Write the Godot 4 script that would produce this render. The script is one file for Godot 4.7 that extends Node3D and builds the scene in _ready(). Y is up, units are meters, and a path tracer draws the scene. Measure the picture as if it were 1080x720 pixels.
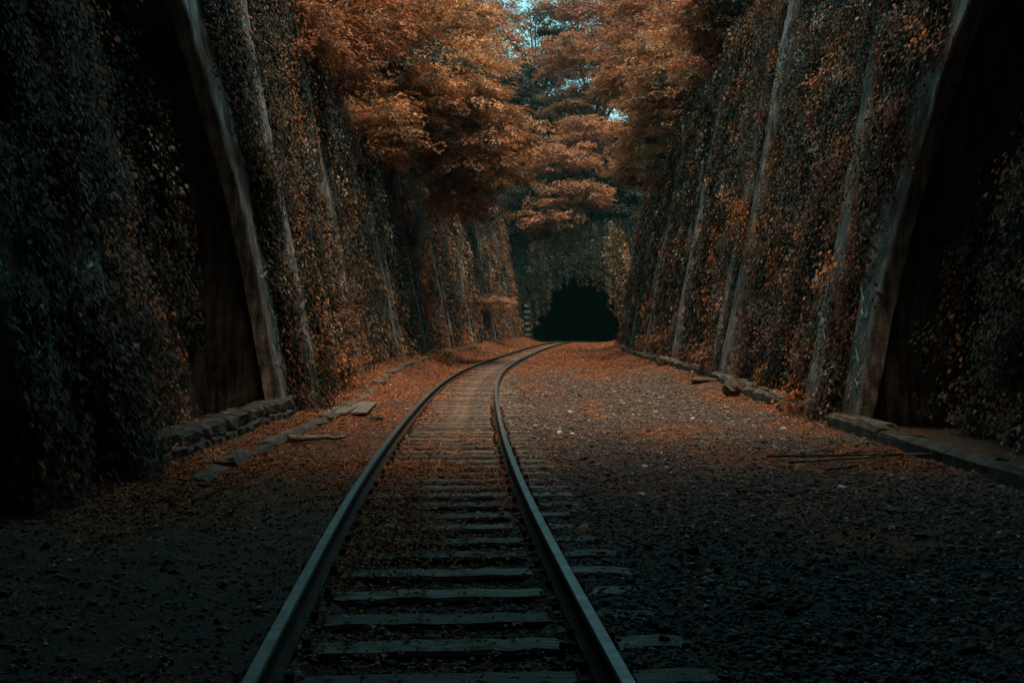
extends Node3D
# A single railway track curves through a deep, ivy-grown cutting towards a tunnel.
# x to the right, y up, z = -d where d is the distance ahead of the camera in metres.

var rng := RandomNumberGenerator.new()
var na := FastNoiseLite.new()      # coarse patches
var nb := FastNoiseLite.new()      # fine grain
var nc := FastNoiseLite.new()      # second coarse field
var used := {}
var M := {}

# ---------------------------------------------------------------- layout of the place
const KD := [-40.0, 0.0, 10.0, 20.0, 30.0, 41.0, 53.0, 65.0, 78.0, 92.0, 106.0, 118.0, 140.0, 170.0]
const KL := [-3.9, -3.9, -3.95, -4.0, -4.35, -4.5, -4.35, -3.85, -2.9, -1.5, 0.1, 1.2, 4.4, 9.5]
const KR := [5.4, 5.4, 5.45, 5.65, 5.95, 6.3, 6.75, 7.4, 8.3, 9.6, 11.0, 12.3, 15.5, 20.6]
const KT := [2.8, 0.02, -0.66, -1.02, -1.16, -0.98, -0.42, 0.36, 1.42, 2.85, 4.62, 6.25, 9.6, 14.6]
const DL := [0.0, 9.9, 19.7, 30.4, 41.6, 53.0, 65.0, 78.0, 92.0, 106.0]
const DR := [-1.5, 8.0, 18.5, 30.0, 42.0, 54.5, 67.5, 81.0, 95.0, 108.0]
const PORTAL := 118.0
const NEAR_PORTAL := 7.4
const BATTER := 0.185

func spline(a: Array, d: float) -> float:
	var i := 0
	while i < KD.size() - 2 and d > KD[i + 1]:
		i += 1
	var h: float = KD[i + 1] - KD[i]
	var t: float = (d - KD[i]) / h
	var m0: float = (a[i + 1] - a[i]) / h
	if i > 0:
		m0 = (a[i + 1] - a[i - 1]) / (KD[i + 1] - KD[i - 1])
	var m1: float = (a[i + 1] - a[i]) / h
	if i < KD.size() - 2:
		m1 = (a[i + 2] - a[i]) / (KD[i + 2] - KD[i])
	var t2 := t * t
	var t3 := t2 * t
	return (2 * t3 - 3 * t2 + 1) * a[i] + (t3 - 2 * t2 + t) * h * m0 + (-2 * t3 + 3 * t2) * a[i + 1] + (t3 - t2) * h * m1

func track_x(d: float) -> float:
	return spline(KT, d)

func grade(d: float) -> float:
	return 0.38 * smoothstep(55.0, 120.0, d)

func wall_x(side: int, d: float) -> float:
	return spline(KL if side < 0 else KR, d)

func wall_top(d: float) -> float:
	return lerpf(11.8, 13.6, smoothstep(85.0, 117.0, d))

# a point of a retaining wall: d along it, h up its slope, n proud of its face (towards the track)
func wall_at(side: int, d: float, h: float, n: float) -> Vector3:
	var x0 := wall_x(side, d)
	var slope := (wall_x(side, d + 0.5) - wall_x(side, d - 0.5))
	var nx := Vector3(1.0, 0.0, slope).normalized() * float(-side)
	return Vector3(x0, grade(d), -d) + nx * (n - BATTER * h) + Vector3.UP * h

func bank(x: float, d: float) -> float:
	var l := x - wall_x(-1, d)
	var r := wall_x(1, d) - x
	var hl := (0.10 + 0.42 * smoothstep(20.0, 36.0, d)) * (1.0 - smoothstep(0.3, 2.1, l))
	var hr := (0.06 + 0.28 * smoothstep(18.0, 32.0, d)) * (1.0 - smoothstep(0.2, 2.4, r))
	return hl + hr

func ground_y(x: float, d: float) -> float:
	var u := absf(x - track_x(d))
	var y := grade(d) + bank(x, d)
	y += 0.045 * na.get_noise_2d(x * 14.0, d * 14.0) * smoothstep(1.1, 1.9, u)
	y += 0.030 * nb.get_noise_2d(x * 3.0, d * 3.0) * (0.45 + 0.55 * smoothstep(1.0, 1.8, u))
	if u > 0.8 and u < 1.32 and x > track_x(d):
		y -= 0.011
	if x - track_x(d) < -0.8:
		y += 0.03 * smoothstep(0.8, 1.0, u)
	if u < 0.62:
		y -= 0.03 + 0.018 * (1.0 - smoothstep(8.0, 16.0, d))
	return y - 0.012

# ---------------------------------------------------------------- small helpers
func numbered(called: String) -> String:
	if not used.has(called):
		used[called] = 0
		return called
	used[called] += 1
	return "%s_%03d" % [called, used[called]]

func tag(o: Node, label: String, category := "", group := "", kind := "") -> void:
	if label: o.set_meta("label", label)
	if category: o.set_meta("category", category)
	if group: o.set_meta("group", group)
	if kind: o.set_meta("kind", kind)

func thing(called: String, label: String, category: String, at := Vector3.ZERO, group := "") -> Node3D:
	var o := Node3D.new()
	o.name = numbered(called)
	add_child(o)
	o.position = at
	tag(o, label, category, group)
	return o

func put(called: String, mesh: Mesh, mat: Material, parent: Node = self, at := Transform3D.IDENTITY) -> MeshInstance3D:
	var o := MeshInstance3D.new()
	o.name = numbered(called) if parent == self else called
	o.mesh = mesh
	o.material_override = mat
	parent.add_child(o, true)
	o.transform = at
	return o

func scatter(called: String, mesh: Mesh, mat: Material, places: Array, colors: Array, parent: Node = self) -> MultiMeshInstance3D:
	var mm := MultiMesh.new()
	mm.transform_format = MultiMesh.TRANSFORM_3D
	mm.use_colors = colors.size() > 0
	mm.mesh = mesh
	mm.instance_count = places.size()
	for i in places.size():
		mm.set_instance_transform(i, places[i])
		if colors.size():
			mm.set_instance_color(i, colors[i])
	var o := MultiMeshInstance3D.new()
	o.name = numbered(called) if parent == self else called
	o.multimesh = mm
	o.material_override = mat
	parent.add_child(o, true)
	o.set_meta("kind", "stuff")
	return o

# a grid of points with smooth normals; f(i, j) -> Vector3, c(i, j) -> Color (linear) or none
func grid(nx: int, ny: int, f: Callable, c = null) -> ArrayMesh:
	var v := PackedVector3Array()
	var n := PackedVector3Array()
	var col := PackedColorArray()
	var idx := PackedInt32Array()
	v.resize(nx * ny)
	n.resize(nx * ny)
	for j in ny:
		for i in nx:
			v[j * nx + i] = f.call(i, j)
			if c != null:
				col.append(c.call(i, j))
	for j in ny:
		for i in nx:
			var a := v[j * nx + mini(i + 1, nx - 1)] - v[j * nx + maxi(i - 1, 0)]
			var b := v[mini(j + 1, ny - 1) * nx + i] - v[maxi(j - 1, 0) * nx + i]
			n[j * nx + i] = b.cross(a).normalized()
	for j in ny - 1:
		for i in nx - 1:
			var p := j * nx + i
			idx.append_array(PackedInt32Array([p, p + 1, p + nx, p + 1, p + nx + 1, p + nx]))
	var arr := []
	arr.resize(Mesh.ARRAY_MAX)
	arr[Mesh.ARRAY_VERTEX] = v
	arr[Mesh.ARRAY_NORMAL] = n
	arr[Mesh.ARRAY_INDEX] = idx
	if c != null:
		arr[Mesh.ARRAY_COLOR] = col
	# Godot's front faces run clockwise: turn the triangles round where the normals say so
	var t0 := (v[1] - v[0]).cross(v[nx] - v[0])
	if t0.dot(n[0]) > 0.0:
		for k in range(0, idx.size(), 3):
			var q := idx[k + 1]
			idx[k + 1] = idx[k + 2]
			idx[k + 2] = q
		arr[Mesh.ARRAY_INDEX] = idx
	var m := ArrayMesh.new()
	m.add_surface_from_arrays(Mesh.PRIMITIVE_TRIANGLES, arr)
	return m

func quad(st: SurfaceTool, a: Vector3, b: Vector3, c: Vector3, d: Vector3) -> void:
	for p in [a, b, c, a, c, d]:
		st.add_vertex(p)

# a closed prism: rings of equal length, joined in order, with end caps; flat shaded
func loft(rings: Array, caps := true, smooth := false) -> ArrayMesh:
	var st := SurfaceTool.new()
	st.begin(Mesh.PRIMITIVE_TRIANGLES)
	st.set_smooth_group(0 if smooth else -1)
	for r in rings.size() - 1:
		var a: Array = rings[r]
		var b: Array = rings[r + 1]
		var k := a.size()
		for i in k:
			quad(st, a[i], b[i], b[(i + 1) % k], a[(i + 1) % k])
	if caps:
		st.set_smooth_group(-1)
		var f: Array = rings[0]
		var l: Array = rings[-1]
		for i in range(1, f.size() - 1):
			for p in [f[0], f[i], f[i + 1]]: st.add_vertex(p)
			for p in [l[0], l[i + 1], l[i]]: st.add_vertex(p)
	st.generate_normals()
	return st.commit()

# a rough block with broken edges, size s, standing on y = 0 and centred in x and z
func block(s: Vector3, rough: float, ch: float) -> ArrayMesh:
	var rings := []
	for lv in [[0.0, ch], [ch, 0.0], [s.y - ch, 0.0], [s.y, ch]]:
		var ring := []
		var ix: float = s.x * 0.5
		var iz: float = s.z * 0.5
		var q: float = lv[1]
		var c2 := ch * 0.9
		var pts := [Vector2(-ix + q, -iz + c2 + q), Vector2(-ix + c2 + q, -iz + q), Vector2(ix - c2 - q, -iz + q), Vector2(ix - q, -iz + c2 + q),
			Vector2(ix - q, iz - c2 - q), Vector2(ix - c2 - q, iz - q), Vector2(-ix + c2 + q, iz - q), Vector2(-ix + q, iz - c2 - q)]
		for p in pts:
			ring.append(Vector3(p.x, lv[0], p.y) + Vector3(rng.randf_range(-rough, rough), rng.randf_range(-rough, rough), rng.randf_range(-rough, rough)))
		rings.append(ring)
	return loft(rings)

func tube(path: Array, radii: Array, sides := 7, wob := 0.0) -> ArrayMesh:
	var rings := []
	for i in path.size():
		var p: Vector3 = path[i]
		var t: Vector3 = (path[mini(i + 1, path.size() - 1)] - path[maxi(i - 1, 0)]).normalized()
		var a := t.cross(Vector3(0.31, 0.17, 0.93)).normalized()
		var b := t.cross(a)
		var ring := []
		for k in sides:
			var w := TAU * k / sides
			var r: float = radii[i] * (1.0 + wob * rng.randf_range(-1, 1))
			ring.append(p + (a * cos(w) + b * sin(w)) * r)
		rings.append(ring)
	return loft(rings, true, true)

# ---------------------------------------------------------------- materials
func noise(freq: float, sd: int, oct := 4, kind := FastNoiseLite.TYPE_SIMPLEX_SMOOTH) -> FastNoiseLite:
	var n := FastNoiseLite.new()
	n.noise_type = kind
	n.frequency = freq
	n.seed = sd
	n.fractal_octaves = oct
	return n

# a colour texture of layered noise, values around "mid" with the given swing, plus sparse specks
func speckle(size: int, layers: Array, lo: Color, hi: Color, sd: int) -> ImageTexture:
	var imgs := []
	for l in layers:
		imgs.append(noise(l[0], sd + imgs.size() * 7, l[2]).get_seamless_image(size, size, false, false, 0.1, true))
	var out := Image.create(size, size, true, Image.FORMAT_RGB8)
	for y in size:
		for x in size:
			var t := 0.0
			var w := 0.0
			for k in imgs.size():
				t += imgs[k].get_pixel(x, y).r * layers[k][1]
				w += layers[k][1]
			t = clampf((t / w - 0.5) * 1.9 + 0.5, 0.0, 1.0)
			out.set_pixel(x, y, lo.lerp(hi, t))
	out.generate_mipmaps()
	return ImageTexture.create_from_image(out)

# rain-streaked stone: even grain, blotches and long vertical runs
func streaked(size: int, lo: Color, hi: Color, sd: int) -> ImageTexture:
	var runs := noise(0.035, sd, 4).get_seamless_image(size, size / 8, false, false, 0.1, true)
	runs.resize(size, size, Image.INTERPOLATE_CUBIC)
	var blot := noise(0.008, sd + 1, 4).get_seamless_image(size, size, false, false, 0.1, true)
	var grain := noise(0.14, sd + 2, 3).get_seamless_image(size, size, false, false, 0.1, true)
	var out := Image.create(size, size, true, Image.FORMAT_RGB8)
	for y in size:
		for x in size:
			var t := 0.38 * runs.get_pixel(x, y).r + 0.34 * blot.get_pixel(x, y).r + 0.28 * grain.get_pixel(x, y).r
			t = clampf((t - 0.5) * 2.3 + 0.5, 0.0, 1.0)
			out.set_pixel(x, y, lo.lerp(hi, t))
	out.generate_mipmaps()
	return ImageTexture.create_from_image(out)

func relief(size: int, freq: float, sd: int, strength: float, oct := 5, kind := FastNoiseLite.TYPE_SIMPLEX_SMOOTH) -> ImageTexture:
	var img := noise(freq, sd, oct, kind).get_seamless_image(size, size, false, false, 0.1, true)
	img.convert(Image.FORMAT_RGBA8)
	img.bump_map_to_normal_map(strength)
	return ImageTexture.create_from_image(img)

func surface(tex: Texture2D, nrm: Texture2D, scale: float, rough: float, tint := Color.WHITE, nscale := 1.0) -> StandardMaterial3D:
	var m := StandardMaterial3D.new()
	m.albedo_color = tint.linear_to_srgb()
	m.albedo_texture = tex
	m.roughness = rough
	m.uv1_triplanar = true
	m.uv1_world_triplanar = true
	m.uv1_scale = Vector3.ONE * scale
	m.metallic_specular = 0.35
	if nrm:
		m.normal_enabled = true
		m.normal_texture = nrm
		m.normal_scale = nscale
	return m

func leafy(rough: float, through: Color) -> StandardMaterial3D:
	var m := StandardMaterial3D.new()
	m.vertex_color_use_as_albedo = true
	m.roughness = rough
	m.metallic_specular = 0.3
	m.cull_mode = BaseMaterial3D.CULL_DISABLED
	if through.r > 0.0:
		m.backlight_enabled = true
		m.backlight = through
	return m

func make_materials() -> void:
	var grain := speckle(512, [[0.012, 0.7, 3], [0.06, 0.8, 3], [0.3, 1.3, 2]], Color(0.36, 0.36, 0.36), Color(1, 1, 1), 11)
	var bumps := relief(512, 0.09, 21, 3.0, 4)
	M.ground = surface(grain, bumps, 0.55, 0.95, Color.WHITE, 1.0)
	M.ground.vertex_color_use_as_albedo = true
	M.soil = surface(grain, bumps, 0.3, 1.0, Color(0.10, 0.06, 0.035))
	var stain := speckle(512, [[0.006, 1.0, 4], [0.03, 0.9, 4], [0.2, 0.7, 3]], Color(0.30, 0.32, 0.31), Color(0.98, 0.94, 0.90), 31)
	var pits := relief(512, 0.05, 41, 4.0, 5)
	var streak := streaked(512, Color(0.26, 0.28, 0.27), Color(1.0, 0.96, 0.92), 35)
	var fine := relief(512, 0.07, 43, 2.2, 5)
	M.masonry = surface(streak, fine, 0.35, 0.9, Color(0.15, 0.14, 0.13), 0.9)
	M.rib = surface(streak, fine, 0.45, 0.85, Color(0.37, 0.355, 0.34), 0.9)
	M.kerb = surface(stain, pits, 0.9, 0.9, Color(0.185, 0.165, 0.145), 1.0)
	M.rubble = surface(stain, pits, 0.8, 0.9, Color(0.17, 0.165, 0.155), 1.0)
	M.quoin = surface(stain, pits, 0.5, 0.8, Color(0.78, 0.82, 0.80), 0.6)
	M.lining = M.masonry
	var wood := speckle(512, [[0.01, 0.9, 3], [0.03, 0.9, 4], [0.2, 0.5, 2]], Color(0.22, 0.21, 0.21), Color(1.0, 0.95, 0.90), 51)
	M.wood = []
	for c in [Color(0.23, 0.165, 0.135), Color(0.19, 0.15, 0.135), Color(0.28, 0.225, 0.195), Color(0.15, 0.112, 0.095), Color(0.32, 0.28, 0.25)]:
		var w := surface(wood, pits, 1.0, 0.72, c, 0.8)
		w.uv1_world_triplanar = false
		w.uv1_scale = Vector3(0.35, 2.5, 2.5)
		M.wood.append(w)
	M.oldwood = surface(wood, pits, 1.2, 0.8, Color(0.42, 0.41, 0.38), 0.7)
	M.plank = surface(wood, pits, 1.0, 0.75, Color(0.33, 0.335, 0.32), 0.7)
	M.plank.uv1_world_triplanar = false
	M.plank.uv1_scale = Vector3(0.5, 4.0, 6.0)
	M.bark = surface(stain, pits, 1.1, 0.95, Color(0.09, 0.075, 0.065))
	M.steel = surface(speckle(256, [[0.02, 1.0, 3], [0.2, 0.6, 2]], Color(0.55, 0.55, 0.56), Color(1, 1, 1), 61), null, 1.4, 0.5, Color(0.17, 0.165, 0.16))
	M.steel.metallic = 0.6
	M.rust = surface(stain, pits, 2.0, 0.9, Color(0.11, 0.07, 0.05))
	M.stone = leafy(0.8, Color.BLACK)
	M.leaf = leafy(0.55, Color(0.8, 0.72, 0.62))
	M.ivy = leafy(0.6, Color(0.25, 0.25, 0.2))
	M.ivy.metallic_specular = 0.22
	M.litter = leafy(0.75, Color.BLACK)

# ---------------------------------------------------------------- leaf and stone shapes
# one pointed, slightly folded leaf added to a SurfaceTool
func add_leaf(st: SurfaceTool, at: Vector3, along: Vector3, up: Vector3, size: float, wide: float) -> void:
	var a := along.normalized()
	var s := a.cross(up).normalized()
	var u := s.cross(a).normalized()
	var tip := at + a * size - u * size * 0.12
	var l := at + a * size * 0.45 + s * size * wide + u * size * 0.10
	var r := at + a * size * 0.45 - s * size * wide + u * size * 0.10
	for p in [at, l, tip, at, tip, r]:
		st.add_vertex(p)

# a flat fan of leaves on a twig, about one unit long along +x, face up
func spray_mesh(sd: int, leaves: int, leaf: float) -> ArrayMesh:
	rng.seed = sd
	var st := SurfaceTool.new()
	st.begin(Mesh.PRIMITIVE_TRIANGLES)
	st.set_smooth_group(-1)
	for k in leaves:
		var t := (k + 0.5) / leaves
		var side := 1.0 if k % 2 == 0 else -1.0
		var w := (0.18 + 0.30 * sin(t * PI)) * rng.randf_range(0.3, 1.0)
		var p := Vector3(t * 0.85, rng.randf_range(-0.07, 0.07) - 0.12 * t * t, side * w)
		var dir := Vector3(rng.randf_range(0.3, 1.0), rng.randf_range(-0.45, 0.15), side * rng.randf_range(0.2, 1.0))
		add_leaf(st, p, dir, Vector3(rng.randf_range(-0.5, 0.5), 1.0, rng.randf_range(-0.5, 0.5)), leaf * rng.randf_range(0.7, 1.3), 0.34)
	st.generate_normals()
	return st.commit()

# a patch of ivy, about one unit across, in the x-y plane facing +z, leaves hanging
func ivy_mesh(sd: int, leaves: int, leaf: float) -> ArrayMesh:
	rng.seed = sd
	var st := SurfaceTool.new()
	st.begin(Mesh.PRIMITIVE_TRIANGLES)
	st.set_smooth_group(-1)
	for k in leaves:
		var p := Vector3(rng.randfn(0.0, 0.3), rng.randfn(0.0, 0.36), rng.randf_range(0.02, 0.3))
		var dir := Vector3(rng.randf_range(-0.8, 0.8), -1.0, rng.randf_range(-0.1, 0.7))
		add_leaf(st, p, dir, Vector3(rng.randf_range(-0.6, 0.6), rng.randf_range(0.0, 0.8), 1.0), leaf * rng.randf_range(0.65, 1.3), 0.42)
	st.generate_normals()
	return st.commit()

func stone_mesh(sd: int) -> ArrayMesh:
	rng.seed = sd
	var rings := []
	for lv in [[-0.42, 0.30], [-0.1, 0.5], [0.22, 0.44], [0.42, 0.2]]:
		var ring := []
		for k in 6:
			var w: float = TAU * k / 6.0 + rng.randf_range(-0.3, 0.3)
			ring.append(Vector3(cos(w) * lv[1] * rng.randf_range(0.75, 1.2), lv[0] * 0.8 + rng.randf_range(-0.07, 0.07), sin(w) * lv[1] * rng.randf_range(0.75, 1.2)))
		rings.append(ring)
	return loft(rings)

func litter_mesh(sd: int) -> ArrayMesh:
	rng.seed = sd
	var st := SurfaceTool.new()
	st.begin(Mesh.PRIMITIVE_TRIANGLES)
	st.set_smooth_group(-1)
	for k in 3:
		var w := rng.randf() * TAU
		add_leaf(st, Vector3(rng.randf_range(-0.8, 0.8), rng.randf_range(0.02, 0.25), rng.randf_range(-0.8, 0.8)), Vector3(cos(w), rng.randf_range(-0.2, 0.35), sin(w)), Vector3(rng.randf_range(-0.5, 0.5), 1, rng.randf_range(-0.5, 0.5)), 1.0, 0.36)
	st.generate_normals()
	return st.commit()

# ---------------------------------------------------------------- the ground
func row_d(j: int) -> float:
	# rows lie closer together near the camera
	return -10.0 + j * 0.16 if j < 75 else 2.0 * pow(1.0105, j - 75)

# what the ground is made of: rust-coloured leaf litter, brown earth or grey gravel
func litter_share(x: float, d: float) -> float:
	var u := x - track_x(d)
	var p := na.get_noise_2d(x * 9.0 + 40.0, d * 4.5) + 0.5 * nc.get_noise_2d(x * 30.0, d * 18.0)
	var m := 0.0
	if absf(u) < 0.8:
		m = 0.75 * smoothstep(3.5, 9.0, d) + 0.2 - 0.4 * smoothstep(-0.4, 0.3, u)
		m -= (0.15 + 0.35 * smoothstep(-0.6, -0.1, u)) * smoothstep(15.0, 20.0, d)
	elif u < 0:
		m = 0.75 * smoothstep(6.5, 10.0, d) + 0.35 * smoothstep(24.0, 40.0, d) - 0.1
	else:
		m = -0.15 + 0.32 * smoothstep(9.0, 13.0, d) + 0.75 * smoothstep(27.0, 48.0, d)
		for s in [[2.7, 9.6, 0.5], [2.6, 8.1, 0.35], [3.6, 10.4, 0.5], [0.85, 8.6, 0.4], [4.4, 12.2, 0.6], [1.2, 10.5, 0.4]]:
			m += 0.9 * exp(-pow((x - s[0]) / s[2], 2.0) - pow((d - s[1]) / (s[2] * 1.1), 2.0))
	# leaves drift against the feet of the walls
	m += 0.45 * exp(-pow((x - wall_x(-1, d) - 0.9) / 0.5, 2.0)) + 0.5 * exp(-pow((wall_x(1, d) - x - 0.8) / 0.5, 2.0))
	return clampf(m + p * 0.75, 0.0, 1.0)

func ground_color(x: float, d: float) -> Color:
	var u := x - track_x(d)
	var g := 0.5 + 0.5 * nc.get_noise_2d(x * 20.0, d * 20.0)
	var base := Color(0.060, 0.056, 0.052).lerp(Color(0.110, 0.068, 0.050), smoothstep(0.25, 0.75, g + 0.25 * smoothstep(7.0, 14.0, d)))
	if u < -0.8:
		base = base.lerp(Color(0.12, 0.062, 0.042), 0.65)
	return base.lerp(Color(0.245, 0.088, 0.038), litter_share(x, d) * 0.85)

func make_ground() -> void:
	var nx := 150
	var ny := 75 + 425
	var f := func(i: int, j: int) -> Vector3:
		var d := row_d(j)
		var l := wall_x(-1, d) - 2.2
		var r := wall_x(1, d) + 2.2
		var x := lerpf(l, r, i / float(nx - 1))
		return Vector3(x, ground_y(x, d), -d)
	var c := func(i: int, j: int) -> Color:
		var d := row_d(j)
		var x := lerpf(wall_x(-1, d) - 2.2, wall_x(1, d) + 2.2, i / float(nx - 1))
		return ground_color(x, d)
	var o := put("ground", grid(nx, ny, f, c), M.ground)
	tag(o, "gravel and leaf-littered earth floor of the railway cutting", "", "", "structure")

func make_gravel() -> void:
	var shapes := [stone_mesh(3), stone_mesh(4), stone_mesh(5)]
	rng.seed = 77
	var places := [[], [], []]
	var colors := [[], [], []]
	for k in 120000:
		var d := 3.6 * pow(12.5, pow(rng.randf(), 1.15))
		var l := wall_x(-1, d)
		var r := wall_x(1, d)
		var x := rng.randf_range(l, r)
		var u := x - track_x(d)
		if u < -0.8 and rng.randf() < 0.86:
			continue
		if litter_share(x, d) > 0.45 and rng.randf() < 0.75:
			continue
		if absf(absf(u) - 0.755) < 0.09 or (absf(u) < 0.7 and d > 15.0 and rng.randf() < 0.7):
			continue
		var s := rng.randf_range(0.012, 0.034) * (rng.randf_range(1.5, 2.6) if rng.randf() < 0.06 else 1.0) * (1.0 + 0.022 * d)
		var b := Basis.from_euler(Vector3(rng.randf_range(-0.9, 0.9), rng.randf() * TAU, rng.randf_range(-0.9, 0.9))).scaled(Vector3(s, s * rng.randf_range(0.6, 1.0), s * rng.randf_range(0.7, 1.2)))
		var y := ground_y(x, d) + s * 0.12
		var t := 0.035 + 0.15 * pow(rng.randf(), 2.0)
		if rng.randf() < (0.055 if d < 11.0 else 0.015): t = rng.randf_range(0.22, 0.5)
		var which := k % 3
		places[which].append(Transform3D(b, Vector3(x, y, -d)))
		colors[which].append(Color(t * 1.02, t, t * 0.97).lerp(Color(0.10, 0.064, 0.048), rng.randf_range(0.0, 0.7) if rng.randf() < 0.6 else 0.0))
	for i in 3:
		var o := scatter("gravel", shapes[i], M.stone, places[i], colors[i])
		tag(o, "loose grey track gravel spread over the cutting floor", "gravel", "loose gravel", "stuff")

func make_litter() -> void:
	var shapes := [litter_mesh(8), litter_mesh(9)]
	rng.seed = 99
	var places := [[], []]
	var colors := [[], []]
	for k in 130000:
		var d := 3.6 * pow(31.0, pow(rng.randf(), 0.85))
		var x := rng.randf_range(wall_x(-1, d), wall_x(1, d))
		if k < 26000:
			# drifts between the rails and on the left verge
			d = rng.randf_range(4.0, 13.0)
			x = track_x(d) + rng.randf_range(-0.74, 0.74) if k % 3 else rng.randf_range(wall_x(-1, d), track_x(d) - 0.8)
		var u := x - track_x(d)
		var m := litter_share(x, d)
		if rng.randf() > 0.06 + 0.94 * m * m:
			continue
		if absf(absf(u) - 0.755) < 0.06:
			continue
		var s := rng.randf_range(0.02, 0.042) * (1.0 + 0.014 * d)
		var y := ground_y(x, d) + 0.004
		if absf(u) < 0.7 and rng.randf() < 0.12 + 0.3 * m:
			y = grade(d) + 0.006
		var b := Basis.from_euler(Vector3(rng.randf_range(-0.3, 0.3), rng.randf() * TAU, rng.randf_range(-0.3, 0.3))).scaled(Vector3.ONE * s)
		var c := Color(0.30, 0.105, 0.035).lerp(Color(0.16, 0.07, 0.035), rng.randf())
		var q := rng.randf()
		if q < 0.015: c = Color(0.38, 0.28, 0.2)
		elif q < 0.12: c = Color(0.45, 0.17, 0.03)
		places[k % 2].append(Transform3D(b, Vector3(x, y, -d)))
		colors[k % 2].append(c)
	for i in 2:
		var o := scatter("fallen_leaves", shapes[i], M.litter, places[i], colors[i])
		tag(o, "rust-orange fallen leaves strewn between the rails and along the cutting", "fallen leaves", "fallen leaves on the ground", "stuff")

# ---------------------------------------------------------------- the track
func make_track() -> void:
	var t := thing("railway_track", "single curving railway track with dark steel rails on timber sleepers", "railway track")
	# flat-bottomed rail, sitting on the sleepers
	var prof := [Vector2(-0.065, 0.0), Vector2(-0.065, 0.012), Vector2(-0.018, 0.028), Vector2(-0.010, 0.05), Vector2(-0.010, 0.105), Vector2(-0.033, 0.118), Vector2(-0.033, 0.142), Vector2(-0.027, 0.150),
		Vector2(0.027, 0.150), Vector2(0.033, 0.142), Vector2(0.033, 0.118), Vector2(0.010, 0.105), Vector2(0.010, 0.05), Vector2(0.018, 0.028), Vector2(0.065, 0.012), Vector2(0.065, 0.0)]
	for side in [-1, 1]:
		var rings := []
		var d := -9.0
		while d < 150.0:
			var sl := track_x(d + 0.25) - track_x(d - 0.25)
			var across := Vector3(1.0, 0.0, sl * 2.0).normalized()
			var c: Vector3 = Vector3(track_x(d), grade(d) + 0.014, -d) + across * 0.755 * side
			var ring := []
			for p in prof:
				ring.append(c + across * p.x + Vector3.UP * p.y)
			rings.append(ring)
			d += 0.35 if d < 30.0 else 0.8
		var foot := []
		var head := []
		for r in rings:
			foot.append(r.slice(0, 5) + r.slice(11, 16))
			head.append(r.slice(4, 12))
		var rail := put("rail", loft(foot, true, false), M.rust, t)
		put("rail_head", loft(head, true, false), M.steel, rail)
	rng.seed = 5
	var shapes := []
	for k in 5:
		shapes.append(sleeper_mesh())
	var plate := block(Vector3(0.26, 0.016, 0.17), 0.0, 0.004)
	var bolt := block(Vector3(0.04, 0.05, 0.04), 0.002, 0.006)
	var n := 0
	var d := -1.2
	while d < 122.0:
		var sl := (track_x(d + 0.25) - track_x(d - 0.25)) * 2.0
		var b := Basis(Vector3.UP, -atan(sl) + rng.randf_range(-0.012, 0.012))
		var s := put("sleeper", shapes[rng.randi() % 5], M.wood[rng.randi() % 5], t, Transform3D(b, Vector3(track_x(d) + rng.randf_range(-0.03, 0.03), grade(d) - 0.148 + rng.randf_range(-0.008, 0.004), -d)))
		if d < 22.0:
			for side in [-1, 1]:
				put("rail_plate", plate, M.rust, s, Transform3D(Basis.IDENTITY, Vector3(0.755 * side, 0.137, 0)))
				for e in [-1, 1]:
					put("rail_bolt", bolt, M.rust, s, Transform3D(Basis.IDENTITY, Vector3(0.755 * side + 0.095 * e, 0.15, 0.04 * e)))
		n += 1
		d += 0.552 + rng.randf_range(-0.02, 0.02)

func sleeper_mesh() -> ArrayMesh:
	var rings := []
	var ends := 22
	for i in ends + 1:
		var x := lerpf(-1.27, 1.27, i / float(ends))
		var ring := []
		var w := 0.115 + rng.randf_range(-0.006, 0.005)
		var top := 0.14 + rng.randf_range(-0.008, 0.004)
		var inset := 0.02 if i == 0 or i == ends else 0.0
		for p in [Vector2(-w, 0.0), Vector2(-w + rng.randf_range(0, 0.004), top - 0.02), Vector2(-w + 0.018, top - inset * 0.5), Vector2(0, top + rng.randf_range(-0.004, 0.003) - inset * 0.5), Vector2(w - 0.018, top - inset * 0.5), Vector2(w - rng.randf_range(0, 0.004), top - 0.02), Vector2(w, 0.0)]:
			ring.append(Vector3(x, p.y, p.x * (1.0 - inset)))
		rings.append(ring)
	return loft(rings)

# ---------------------------------------------------------------- the retaining walls
func piers(side: int) -> Array:
	return DL if side < 0 else DR

const PIER := 1.25       # half the width of a pier
const SPRING := 1.3
const RISE := 6.2

# is (d, h) inside the recess of a bay, grown by e?
func recessed(side: int, d: float, h: float, e: float) -> bool:
	var ps := piers(side)
	for i in ps.size() - 1:
		var a: float = ps[i] + PIER - e
		var b: float = ps[i + 1] - PIER + e
		if d > a and d < b:
			if i < 2:
				if h < SPRING: return true
				var q := (d - (a + b) * 0.5) / ((b - a) * 0.5)
				return h < SPRING + (RISE + e) * sqrt(maxf(0.0, 1.0 - q * q))
			return h < wall_top(d) - 0.9 + e
	return false

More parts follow.
